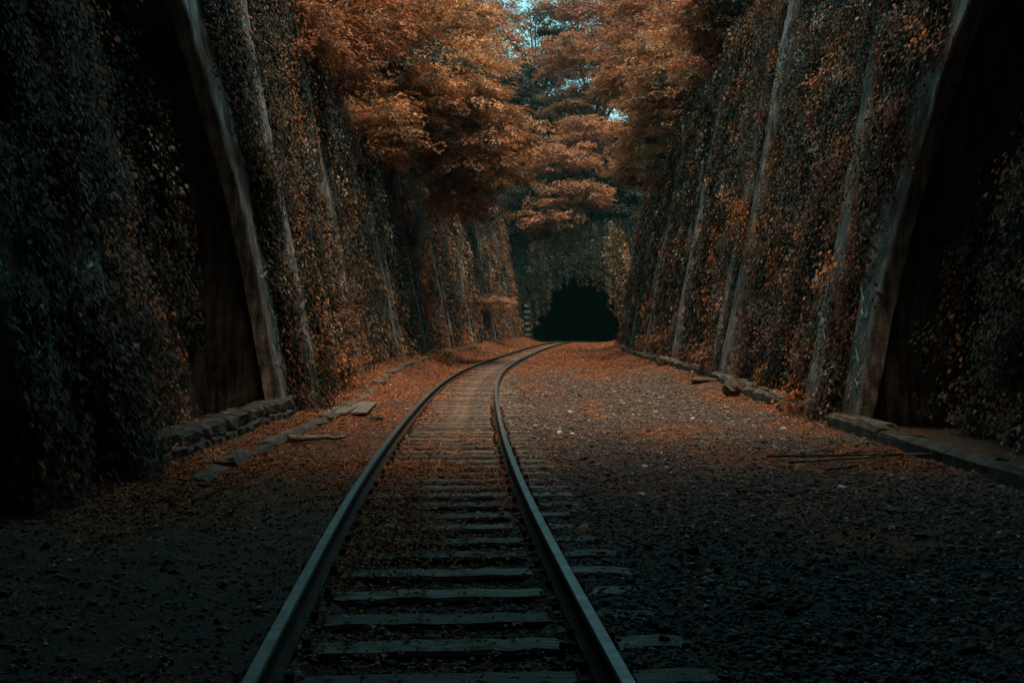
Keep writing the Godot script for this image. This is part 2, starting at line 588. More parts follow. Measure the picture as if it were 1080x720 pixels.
func make_wall(side: int) -> void:
	var where := "left" if side < 0 else "right"
	var w := thing("retaining_wall", "leaning masonry retaining wall on the %s of the track, arched and buttressed" % where, "retaining wall")
	# face and recesses
	var nd := 440
	var nh := 56
	var f := func(i: int, j: int) -> Vector3:
		var d := lerpf(NEAR_PORTAL - 0.5, PORTAL + 1.0, i / float(nd - 1))
		var h := lerpf(-0.4, wall_top(d), j / float(nh - 1))
		var n := 0.0
		if recessed(side, d, h, 0.3):
			n = -1.35 if d < 19.0 else -0.45
		n += 0.05 * na.get_noise_3d(d * 12.0, h * 12.0, side * 50.0)
		return wall_at(side, d, h, n)
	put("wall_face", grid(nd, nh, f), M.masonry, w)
	var ps := piers(side)
	for i in ps.size() - 1:
		var a: float = ps[i] + PIER
		var b: float = ps[i + 1] - PIER
		if i < 2:
			# an arched band that frames a deep recess
			var path := []
			var mid := (a + b) * 0.5
			var half := (b - a) * 0.5
			for k in 16: path.append([Vector2(a, lerpf(-0.3, SPRING, k / 16.0)), Vector2(-1, 0)])
			for k in 81:
				var t := PI - PI * k / 80.0
				path.append([Vector2(mid + half * cos(t), SPRING + RISE * sin(t)), Vector2(cos(t) * RISE, sin(t) * half).normalized()])
			for k in 16: path.append([Vector2(b, lerpf(SPRING, -0.3, (k + 1) / 16.0)), Vector2(1, 0)])
			put("recess_side", jamb_mesh(side, path), M.masonry, w)
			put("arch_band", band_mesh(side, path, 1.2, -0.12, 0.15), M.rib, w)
		else:
			for e in [[a, -1.0], [b, 1.0]]:
				var path2 := []
				for k in 81:
					path2.append([Vector2(e[0] + 0.05 * na.get_noise_2d(k * 4.0, e[0] * 7.0), lerpf(-0.3, wall_top(e[0]) - 0.3, k / 80.0)), Vector2(e[1], 0)])
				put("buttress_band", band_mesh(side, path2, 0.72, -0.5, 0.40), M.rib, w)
	if side > 0:
		graffiti(side, w, Vector2(ps[2] - PIER, 0.4), Vector2(1, 0), 1.15, 0.15, 2.2, 5)
		graffiti(side, w, Vector2(ps[2] + PIER, 0.5), Vector2(-1, 0), 0.72, 0.40, 2.1, 9)
	else:
		graffiti(side, w, Vector2(ps[2] - PIER, 0.7), Vector2(1, 0), 1.15, 0.15, 2.1, 14)
		graffiti(side, w, Vector2(ps[1] - PIER, 0.2), Vector2(1, 0), 1.15, 0.15, 3.2, 22)
		graffiti(side, w, Vector2(ps[1] + PIER, 0.2), Vector2(-1, 0), 1.15, 0.15, 2.6, 23)
	# coping along the top
	var rings := []
	var dd := NEAR_PORTAL
	while dd < PORTAL:
		var ring := []
		for p in [Vector2(-0.5, 0.0), Vector2(0.18, 0.0), Vector2(0.18, 0.22), Vector2(-0.5, 0.26)]:
			ring.append(wall_at(side, dd, wall_top(dd) + p.y - 0.02, p.x + 0.03 * nb.get_noise_2d(dd * 9.0, p.y * 40.0)))
		rings.append(ring)
		dd += 0.7
	put("coping", loft(rings), M.kerb, w)

# a point of a raised band: c on the edge of the recess, o away from it, q = [offset along o, proud]
func band_at(side: int, c: Vector2, o: Vector2, q: Array) -> Vector3:
	var e: Vector2 = c + o * q[0] * (0.72 + 0.09 * clampf(c.y, 0.0, 8.0) if q[1] < 0.2 else 1.0)
	var r := 0.022 * na.get_noise_3d(e.x * 40.0, e.y * 22.0, q[1] * 60.0) + 0.022 * nb.get_noise_3d(e.x * 5.0, e.y * 4.0, q[1] * 6.0)
	# courses of stone, each set a little differently
	var course := floorf(e.y / 0.62 + 0.3 * na.get_noise_1d(c.x * 30.0))
	r += 0.016 * sin(course * 12.9898 + floorf(c.x) * 4.1)
	return wall_at(side, e.x + r * 0.6, e.y, q[1] + r)

func jamb_mesh(side: int, path: Array) -> ArrayMesh:
	var f := func(i: int, j: int) -> Vector3:
		var c: Vector2 = path[j][0] + path[j][1] * 0.2
		return wall_at(side, c.x + 0.03 * na.get_noise_3d(c.y * 20.0, i * 9.0, c.x * 5.0), c.y, lerpf(-1.45, -0.05, i / 5.0))
	return grid(6, path.size(), f)

# a raised band swept along a path of [point (d, h), direction away from the recess]
func band_mesh(side: int, path: Array, wide: float, back: float, proud: float) -> ArrayMesh:
	var st := SurfaceTool.new()
	st.begin(Mesh.PRIMITIVE_TRIANGLES)
	var prof := [[0.0, back], [0.0, proud * 0.5 + back * 0.5], [0.0, proud - 0.03], [0.025, proud], [wide * 0.25, proud], [wide * 0.5, proud], [wide * 0.75, proud], [wide - 0.025, proud], [wide, proud - 0.03], [wide, proud * 0.5], [wide, -0.1]]
	for k in prof.size() - 1:
		# front and sides are smooth in themselves, with a crisp arris between them
		st.set_smooth_group(1 if k < 2 else (2 if k == 2 else (3 if k < 7 else (4 if k == 7 else 5))))
		for i in path.size() - 1:
			var a := band_at(side, path[i][0], path[i][1], prof[k])
			var b := band_at(side, path[i + 1][0], path[i + 1][1], prof[k])
			var c := band_at(side, path[i + 1][0], path[i + 1][1], prof[k + 1])
			var d := band_at(side, path[i][0], path[i][1], prof[k + 1])
			if side < 0: quad(st, a, b, c, d)
			else: quad(st, d, c, b, a)
	st.generate_normals()
	return st.commit()

# sprayed letters without sense: strokes and fills of paint on a band
func graffiti(side: int, wall: Node, c0: Vector2, o: Vector2, wide: float, proud: float, tall: float, sd: int) -> void:
	rng.seed = sd
	var w := 96
	var h := 256
	var img := Image.create(w, h, false, Image.FORMAT_RGBA8)
	img.fill(Color(0, 0, 0, 0))
	var tones := [Color(0.16, 0.62, 0.58), Color(0.26, 0.70, 0.64), Color(0.12, 0.42, 0.50), Color(0.80, 0.86, 0.84), Color(0.52, 0.40, 0.48)]
	for k in 34:
		var p := Vector2(rng.randf_range(8, w - 8), rng.randf_range(20, h - 20))
		var dir := rng.randf() * TAU
		var bend := rng.randf_range(-0.16, 0.16)
		var col: Color = tones[mini(4, int(pow(rng.randf(), 1.3) * 5.0))]
		var r := rng.randf_range(1.5, 7.0)
		for n in rng.randi_range(10, 44):
			img.fill_rect(Rect2i(int(p.x - r * 0.5), int(p.y - r * 0.5), int(r), int(r)), col)
			dir += bend
			p += Vector2(cos(dir), sin(dir)) * 2.0
	for y in h:
		for x in w:
			# worn and flaked
			if nb.get_noise_2d(x * 0.35, y * 0.2) + 0.8 * na.get_noise_2d(x * 1.1 + sd, y * 0.8) > (0.26 if sd < 20 else 0.05):
				img.set_pixel(x, y, Color(0, 0, 0, 0))
	var m := StandardMaterial3D.new()
	m.albedo_texture = ImageTexture.create_from_image(img)
	m.transparency = BaseMaterial3D.TRANSPARENCY_ALPHA_SCISSOR
	m.alpha_scissor_threshold = 0.5
	m.roughness = 0.6
	m.cull_mode = BaseMaterial3D.CULL_DISABLED
	var st := SurfaceTool.new()
	st.begin(Mesh.PRIMITIVE_TRIANGLES)
	var nx := 5
	var ny := 13
	for j in ny:
		for i in nx:
			var u := i / float(nx - 1)
			var v := j / float(ny - 1)
			st.set_uv(Vector2(u, 1.0 - v))
			st.add_vertex(band_at(side, c0 + Vector2(0, tall * v), o, [0.03 + (wide - 0.06) * u, proud]) + (wall_at(side, c0.x, 1.0, 0.02) - wall_at(side, c0.x, 1.0, 0.0)))
	for j in ny - 1:
		for i in nx - 1:
			var p := j * nx + i
			for q in [p, p + 1, p + nx, p + 1, p + nx + 1, p + nx]: st.add_index(q)
	st.generate_normals()
	var g := put("graffiti", st.commit(), m, wall)
	g.set_meta("label", "flaking teal spray paint low on the pier")

# ---------------------------------------------------------------- kerbs and low walls of single stones
func make_kerbs() -> void:
	rng.seed = 31
	var long := []
	for k in 6:
		long.append(block(Vector3(0.26, 0.24, 0.98), 0.035, 0.045))
	var k1 := thing("stone_kerb", "low kerb of worn stones along the foot of the left wall", "kerb")
	var d := 11.2
	while d < 74.0:
		var p := wall_at(-1, d, 0.0, 0.86)
		var yaw := atan2(wall_x(-1, d + 0.5) - wall_x(-1, d - 0.5), -1.0)
		var m: Mesh = long[rng.randi() % 6]
		put("stone", m, M.kerb, k1, Transform3D(Basis(Vector3.UP, PI - yaw + rng.randf_range(-0.03, 0.03)).scaled(Vector3.ONE), Vector3(p.x, ground_y(p.x, d) - 0.195 + rng.randf_range(-0.035, 0.03), p.z)))
		d += 1.0 + rng.randf_range(0.0, 0.04)
	var tall := []
	for k in 6:
		tall.append(block(Vector3(0.36, 0.5, 1.16), 0.04, 0.06))
	var k2 := thing("low_stone_wall", "knee-low wall of stone blocks along the foot of the right wall", "low wall")
	d = 7.0
	while d < 76.0:
		var p := wall_at(1, d, 0.0, 0.42)
		var yaw := atan2(wall_x(1, d + 0.5) - wall_x(1, d - 0.5), -1.0)
		var skip := false
		for q in DR:
			if absf(d - q) < 0.75: skip = true
		if not skip:
			put("stone", tall[rng.randi() % 6], M.kerb, k2, Transform3D(Basis(Vector3.UP, PI - yaw + rng.randf_range(-0.02, 0.02)), Vector3(p.x, ground_y(p.x, d) - 0.29 + rng.randf_range(-0.05, 0.03), p.z)))
		d += 1.18 + rng.randf_range(0.0, 0.03)
	# rubble infill of the nearest left recess
	var k3 := thing("rubble_wall", "dark rubble stone infill wall under the arch of the left wall", "rubble wall")
	var shapes := []
	for k in 8:
		shapes.append(block(Vector3(0.34, 0.2, 0.38), 0.03, 0.04))
	for row in 2:
		d = 11.4 + 0.2 * (row % 2)
		while d < 19.4:
			var w := rng.randf_range(0.8, 1.25)
			var p := wall_at(-1, d, 0.0, 0.05 - row * 0.03)
			put("stone", shapes[rng.randi() % 8], M.rubble, k3, Transform3D(Basis.from_euler(Vector3(rng.randf_range(-0.06, 0.06), rng.randf_range(-0.12, 0.12), rng.randf_range(-0.06, 0.06))).scaled(Vector3(1.0, 1.0, w)), Vector3(p.x, ground_y(p.x, d) - 0.08 + row * 0.18, p.z)))
			d += 0.36 * w + 0.01

# ---------------------------------------------------------------- tunnel portals
func portal_face(d: float, l: float, r: float, cx: float, half: float, spring: float, top: float, y0: float, thick: float) -> ArrayMesh:
	# a thick wall with an arched opening, front face towards +z at -d
	var st := SurfaceTool.new()
	st.begin(Mesh.PRIMITIVE_TRIANGLES)
	st.set_smooth_group(-1)
	var pts := [Vector2(cx - half, y0 - 0.3), Vector2(cx - half, y0 + spring)]
	for k in range(1, 24):
		var t := PI - PI * k / 24.0
		pts.append(Vector2(cx + half * cos(t), y0 + spring + half * sin(t)))
	pts.append(Vector2(cx + half, y0 + spring))
	pts.append(Vector2(cx + half, y0 - 0.3))
	for z in [-d, -d - thick]:
		var v := func(p: Vector2) -> Vector3: return Vector3(p.x, p.y, z)
		quad(st, v.call(Vector2(l, y0 - 0.3)), v.call(Vector2(l, top)), v.call(Vector2(cx - half, top)), v.call(Vector2(cx - half, y0 - 0.3)))
		quad(st, v.call(Vector2(cx + half, y0 - 0.3)), v.call(Vector2(cx + half, top)), v.call(Vector2(r, top)), v.call(Vector2(r, y0 - 0.3)))
		for i in range(1, pts.size() - 2):
			quad(st, v.call(pts[i]), v.call(Vector2(pts[i].x, top)), v.call(Vector2(pts[i + 1].x, top)), v.call(pts[i + 1]))
	for i in pts.size() - 1:
		var a: Vector2 = pts[i]
		var b: Vector2 = pts[i + 1]
		quad(st, Vector3(a.x, a.y, -d), Vector3(b.x, b.y, -d), Vector3(b.x, b.y, -d - thick), Vector3(a.x, a.y, -d - thick))
	quad(st, Vector3(l, top, -d), Vector3(l, top, -d - thick), Vector3(r, top, -d - thick), Vector3(r, top, -d))
	st.generate_normals()
	return st.commit()

func barrel(d0: float, d1: float, centre: Callable, half: float, spring: float) -> ArrayMesh:
	var steps := 14
	var f := func(i: int, j: int) -> Vector3:
		var d := lerpf(d0, d1, j / float(steps - 1))
		var cx: float = centre.call(d)
		var y := grade(d)
		if i < 4:
			return Vector3(cx - half, y - 0.3 + (spring + 0.3) * i / 4.0, -d)
		if i > 28:
			return Vector3(cx + half, y - 0.3 + (spring + 0.3) * (32 - i) / 4.0, -d)
		var t := PI - PI * (i - 4) / 24.0
		return Vector3(cx + half * cos(t), y + spring + half * sin(t), -d)
	return grid(33, steps, f)

func make_portals() -> void:
	var far := thing("tunnel_portal", "far stone tunnel mouth with dark arched opening at the end of the track", "tunnel portal", Vector3.ZERO)
	var cx := 7.25
	var y0 := grade(PORTAL)
	put("portal_wall", portal_face(PORTAL, -1.6, 15.4, cx, 4.95, 4.0, 13.6, y0, 1.2), M.masonry, far)
	var c := func(d: float) -> float: return cx + (track_x(d) - track_x(PORTAL)) * 1.0
	put("tunnel_lining", barrel(PORTAL + 1.1, 168.0, c, 5.3, 4.1), M.lining, far)
	var q := grid(2, 2, func(i: int, j: int) -> Vector3: return Vector3(c.call(167.0) - 7.0 + 14.0 * i, -0.5 + 10.0 * j, -167.0))
	put("tunnel_bend_wall", q, M.lining, far)
	# pale quoins where the left wall meets the portal
	rng.seed = 12
	var y := y0 - 0.05
	var k := 0
	var qs := [block(Vector3(0.62, 0.3, 0.5), 0.015, 0.03), block(Vector3(0.42, 0.3, 0.38), 0.015, 0.03)]
	while y < 4.6:
		put("quoin_stone", qs[k % 2], M.quoin if k % 2 == 0 else M.masonry, far, Transform3D(Basis.IDENTITY, Vector3(1.75 - 0.03 * y + (0.08 if k % 2 else 0.0), y, -PORTAL + 0.3)))
		y += 0.315
		k += 1
	# the tunnel the picture is taken from
	var near := thing("tunnel_portal", "near tunnel mouth arching over the viewer, outside the picture", "tunnel portal")
	put("portal_wall", portal_face(NEAR_PORTAL - 1.0, -7.5, 9.0, 0.75, 4.6, 2.0, 11.0, 0.0, 1.0), M.masonry, near)
	put("tunnel_lining", barrel(-34.0, NEAR_PORTAL - 0.9, func(_d: float) -> float: return 0.75, 4.62, 2.0), M.lining, near)
	put("tunnel_bend_wall", grid(2, 2, func(i: int, j: int) -> Vector3: return Vector3(-4.5 + 10.5 * i, -0.5 + 8.0 * j, 33.5)), M.lining, near)

# ---------------------------------------------------------------- land above the cutting
func land_y(x: float, d: float) -> float:
	var dd := clampf(d, NEAR_PORTAL, PORTAL)
	var lx := wall_at(-1, dd, wall_top(dd), 0.0).x
	var rx := wall_at(1, dd, wall_top(dd), 0.0).x
	var out := maxf(0.0, maxf(lx - x, x - rx))
	out = maxf(out, maxf(d - PORTAL - 1.0, NEAR_PORTAL - d - 1.0))
	return wall_top(dd) + 0.1 + 0.42 * minf(out, 45.0) + 0.8 * na.get_noise_2d(x * 2.5, d * 2.5) * smoothstep(0.5, 4.0, out)

func make_land() -> void:
	for side in [-1, 1]:
		var f := func(i: int, j: int) -> Vector3:
			var d := lerpf(NEAR_PORTAL - 1.0, PORTAL + 1.1, j / 69.0)
			var e := wall_at(side, d, wall_top(d), -0.3)
			var x: float = e.x + side * pow(i / 29.0, 1.8) * 90.0
			return Vector3(x, land_y(x, d), e.z)
		var o := put("terrain", grid(30, 70, f), M.soil)
		tag(o, "wooded slope above the %s retaining wall" % ("left" if side < 0 else "right"), "", "", "structure")
	for e in [[PORTAL + 0.6, PORTAL + 80.0, "wooded hillside above the far tunnel mouth"], [NEAR_PORTAL - 0.8, -60.0, "hill over the tunnel behind the viewer"]]:
		var f2 := func(i: int, j: int) -> Vector3:
			var d := lerpf(e[0], e[1], pow(j / 39.0, 1.5))
			var x := lerpf(-90.0, 100.0, i / 59.0)
			return Vector3(x, land_y(x, d), -d)
		tag(put("terrain", grid(60, 40, f2), M.soil), e[2], "", "", "structure")

# ---------------------------------------------------------------- ivy
func ivy_color(orange: float) -> Color:
	var q := rng.randf()
	var c := Color(0.018, 0.032, 0.026).lerp(Color(0.060, 0.058, 0.046), pow(rng.randf(), 1.5))
	if q < 0.52: c = Color(0.17, 0.088, 0.048).lerp(Color(0.05, 0.034, 0.026), rng.randf())
	if q < orange: c = Color(0.36, 0.125, 0.038).lerp(Color(0.2, 0.075, 0.03), rng.randf())
	if q > 0.955: c = Color(0.26, 0.22, 0.17)
	return c * rng.randf_range(0.7, 1.3)

func make_ivy(side: int) -> void:
	var shapes := [ivy_mesh(61, 15, 0.19), ivy_mesh(62, 15, 0.19), ivy_mesh(63, 30, 0.128), ivy_mesh(64, 30, 0.128)]
	rng.seed = 400 + side
	var places := [[], [], [], []]
	var colors := [[], [], [], []]
	var ps := piers(side)
	for k in 92000:
		var d := 8.0 * pow(PORTAL / 8.0, pow(rng.randf(), 0.9))
		var top := wall_top(d)
		var h := rng.randf_range(0.1, top + 0.4)
		var inside := recessed(side, d, h, 0.0)
		var on_band := not inside and recessed(side, d, h, 1.2 if d < 19.0 else 0.68)
		var cover := na.get_noise_3d(d * 9.0, h * 2.8, side * 30.0 + 9.0)
		var clump := nc.get_noise_3d(d * 55.0, h * 26.0, 5.0)
		var dens := 0.05 + 1.15 * smoothstep(-0.25, 0.12, cover) * smoothstep(-0.22, 0.2, clump)
		var n := 0.04
		if inside:
			n = -1.25 if d < 19.0 else -0.38
			# the far end of the near recess is bare
			if d < 19.0:
				dens += 0.1
				for p in ps:
					dens -= 1.0 * exp(-pow((p - PIER - d) / 1.15, 2.0))
				dens += 0.3 * (1.0 - h / 6.0)
			else:
				dens += 0.25
				# curtains grow out over the recess
				if rng.randf() < 0.5: n = rng.randf_range(-0.3, 0.12)
		elif on_band:
			n = 0.19 if d < 19.0 else 0.43
			dens -= (0.85 if d > 13.0 else 0.6) - 0.5 * smoothstep(3.5, 8.0, h) * smoothstep(24.0, 40.0, d) - 0.25 * smoothstep(35.0, 80.0, d)
			dens += 0.25 * nb.get_noise_2d(d * 2.0, h * 0.6)
		else:
			dens += 0.2
		dens += 0.25 * smoothstep(5.0, 9.0, h)
		if rng.randf() > dens:
			continue
		n += (1.2 if d > 12.0 else 0.35) * maxf(0.0, clump + 0.02) * rng.randf()
		var s := rng.randf_range(0.28, 0.7) * (1.0 + 0.005 * d)
		var p := wall_at(side, d, h, n)
		var slope := wall_x(side, d + 0.5) - wall_x(side, d - 0.5)
		var nx := Vector3(1.0, 0.0, slope).normalized() * float(-side)
		var zz := (nx + Vector3.UP * 0.18 + Vector3(rng.randf_range(-0.3, 0.3), rng.randf_range(-0.2, 0.3), rng.randf_range(-0.3, 0.3))).normalized()
		var xx := Vector3.UP.cross(zz).normalized()
		var b := Basis(xx, zz.cross(xx), zz).scaled(Vector3.ONE * s)
		var which := (2 if d < 34.0 else 0) + k % 2
		var patch := nc.get_noise_3d(d * 9.0, h * 14.0, side * 11.0)
		var orange := 0.05 + 2.2 * maxf(0.0, patch - 0.14) + 0.06 * smoothstep(30.0, 60.0, d)
		if d < 19.0: orange = 0.03 + 2.4 * maxf(0.0, patch - 0.24)
		places[which].append(Transform3D(b, p))
		colors[which].append(ivy_color(orange))
	for i in 4:
		var o := scatter("ivy", shapes[i], M.ivy, places[i], colors[i])
		tag(o, "dense ivy with brown and rust leaves over the %s retaining wall" % ("left" if side < 0 else "right"), "ivy", "ivy on the %s wall" % ("left" if side < 0 else "right"), "stuff")

func make_portal_ivy() -> void:
	var shapes := [ivy_mesh(71, 9, 0.62), ivy_mesh(72, 9, 0.62)]
	rng.seed = 515
	var places := [[], []]
	var colors := [[], []]
	var cx := 7.25
	var y0 := grade(PORTAL)
	for k in 460:
		# strands start on the wall over the opening and hang down, some in front of the dark
		var x := rng.randf_range(1.9, 12.6)
		var q := (x - cx) / 4.95
		var edge := 0.6
		if absf(q) < 1.0:
			edge = y0 + 4.0 + 4.95 * sqrt(1.0 - q * q)
		var y := rng.randf_range(edge + 0.2, maxf(edge + 1.0, 13.4))
		var low := edge - rng.randf_range(0.0, 1.0) * (3.0 if absf(q) < 0.6 else 4.6)
		if rng.randf() < 0.45: y = edge + rng.randf_range(0.0, 1.2)
		else: low = y - rng.randf_range(0.8, 3.5)
		low = maxf(low, 1.6 + rng.randf() * 1.6)
		var tone := rng.randf_range(0.25, 1.0) * (2.2 if rng.randf() < 0.3 else 1.0)
		var yy := y
		while yy > low:
			var thin := 1.0 if yy > edge else 0.5
			var s := rng.randf_range(0.3, 0.55) * thin
			var b := Basis(Vector3.UP, rng.randf_range(-0.8, 0.8)).scaled(Vector3.ONE * s)
			var which := rng.randi() % 2
			if yy < edge and rng.randf() < 0.3:
				yy -= 0.3
				continue
			places[which].append(Transform3D(b, Vector3(x + rng.randf_range(-0.16, 0.16) * thin, yy, -PORTAL + 0.1 + rng.randf() * 0.35)))
			colors[which].append((Color(0.31, 0.175, 0.095) if rng.randf() < 0.6 else Color(0.10, 0.08, 0.055)) * tone)
			yy -= rng.randf_range(0.22, 0.42)
	for i in 2:
		var o := scatter("hanging_ivy", shapes[i], M.ivy, places[i], colors[i])
		tag(o, "curtain of brown ivy hanging over the far tunnel mouth", "ivy", "ivy over the tunnel mouth", "stuff")

# ---------------------------------------------------------------- trees and bushes
var sprays := []

func leaf_color(kind: int) -> Color:
	var c := Color(0.56, 0.285, 0.145).lerp(Color(0.44, 0.20, 0.10), rng.randf())
	var q := rng.randf()
	if kind == 0:
		if q < 0.22: c = Color(0.60, 0.36, 0.19)
		elif q < 0.36: c = Color(0.26, 0.14, 0.075)
		elif q < 0.42: c = Color(0.10, 0.085, 0.05)
	elif kind == 1:
		c = Color(0.44, 0.205, 0.115).lerp(Color(0.28, 0.145, 0.09), rng.randf())
		if q < 0.18: c = Color(0.46, 0.21, 0.10)
	elif kind == 2:
		c = Color(0.028, 0.045, 0.038).lerp(Color(0.045, 0.05, 0.04), q)
	elif kind == 4:
		c = Color(0.24, 0.12, 0.07).lerp(Color(0.13, 0.09, 0.055), rng.randf())
		if q < 0.15: c = Color(0.36, 0.17, 0.085)
	elif kind == 3:
		c = Color(0.24, 0.085, 0.035).lerp(Color(0.10, 0.06, 0.038), q)
	return c * rng.randf_range(0.85, 1.2)

# blobs: [centre, radii, number of leaf layers]
func tree(called: String, label: String, base: Vector3, trunk_r: float, blobs: Array, kind: int, spray_size: float, per: int, group := "trees above the cutting") -> void:
	var t := thing(called, label, "tree" if called.ends_with("tree") else "bush", base, group)
	var places := [[], [], []]
	var colors := [[], [], []]
	var mid := Vector3.ZERO
	for b in blobs: mid += b[0]
	mid = mid / blobs.size() - base
	# trunk and limbs
	var path := []
	var rad := []
	var bend := Vector3(rng.randf_range(-0.4, 0.4), 0, rng.randf_range(-0.4, 0.4))
	for k in 9:
		var q := k / 8.0
		path.append(Vector3(0, -0.5, 0).lerp(mid, q * 0.92) + Vector3(0, absf(mid.y) * 0.12, 0) * sin(q * PI) + bend * sin(q * 5.0) + Vector3(0, 0, 0))
		rad.append(trunk_r * (1.0 - 0.72 * q) * (1.25 if k == 0 else 1.0))
	put("trunk", tube(path, rad, 9, 0.08), M.bark, t)
	for b in blobs:
		var from: Vector3 = path[5 if b[0].y - base.y > mid.y else 3]
		for k in 2:
			var to: Vector3 = b[0] - base + Vector3(rng.randf_range(-0.5, 0.5) * b[1].x, rng.randf_range(-0.2, 0.4) * b[1].y, rng.randf_range(-0.5, 0.5) * b[1].z)
			var lp := []
			var lr := []
			for i in 6:
				var q := i / 5.0
				lp.append(from.lerp(to, q) + Vector3(rng.randf_range(-0.15, 0.15), 0.25 * sin(q * PI), rng.randf_range(-0.15, 0.15)))
				lr.append(trunk_r * 0.42 * (1.0 - 0.85 * q) + 0.01)
			put("limb", tube(lp, lr, 6, 0.05), M.bark, t)
		for c in b[2]:
			# a layer of leaves: a flat, slightly drooping plate of sprays near the blob's skin
			var v := Vector3(rng.randfn(), rng.randfn(), rng.randfn()).normalized() * pow(rng.randf(), 0.42)
			var at: Vector3 = b[0] - base + Vector3(v.x * b[1].x, v.y * b[1].y, v.z * b[1].z)
			var wide: float = rng.randf_range(0.55, 1.25) * (1.0 + 0.09 * b[1].x)
			var out := Vector3(v.x, 0.0, v.z)
			var tone := rng.randf_range(0.7, 1.2)
			var mine := kind
			if kind < 2 and rng.randf() < 0.16: mine = 4
			for k in per:
				var a := rng.randf() * TAU
				var r: float = sqrt(rng.randf()) * wide
				var off := Vector3(cos(a) * r, rng.randfn(0.0, 0.11) * wide - 0.22 * r * r / wide, sin(a) * r)
				var yaw := a * -1.0 + rng.randfn(0.0, 0.7)
				var s := spray_size * rng.randf_range(0.7, 1.3)
				var bs := Basis.from_euler(Vector3(rng.randfn(0.0, 0.35), yaw, rng.randfn(-0.2, 0.3))).scaled(Vector3.ONE * s)
				var which := rng.randi() % 3
				places[which].append(Transform3D(bs, at + off + out * 0.1))
				colors[which].append(leaf_color(mine) * tone)
	for i in 3:
		scatter("crown", sprays[i], M.leaf, places[i], colors[i], t)

func on_land(x: float, d: float) -> Vector3:
	return Vector3(x, land_y(x, d) - 0.1, -d)

# blob by direction: picture column and row (for a 1080 x 720 picture) at distance d, radii in metres
func blob(px: float, py: float, d: float, r: Vector3, layers: int) -> Array:
	return [Vector3((px - 540.0) / 1150.0 * d, 1.56 + (349.0 - py) / 1150.0 * d, -d), r, layers]

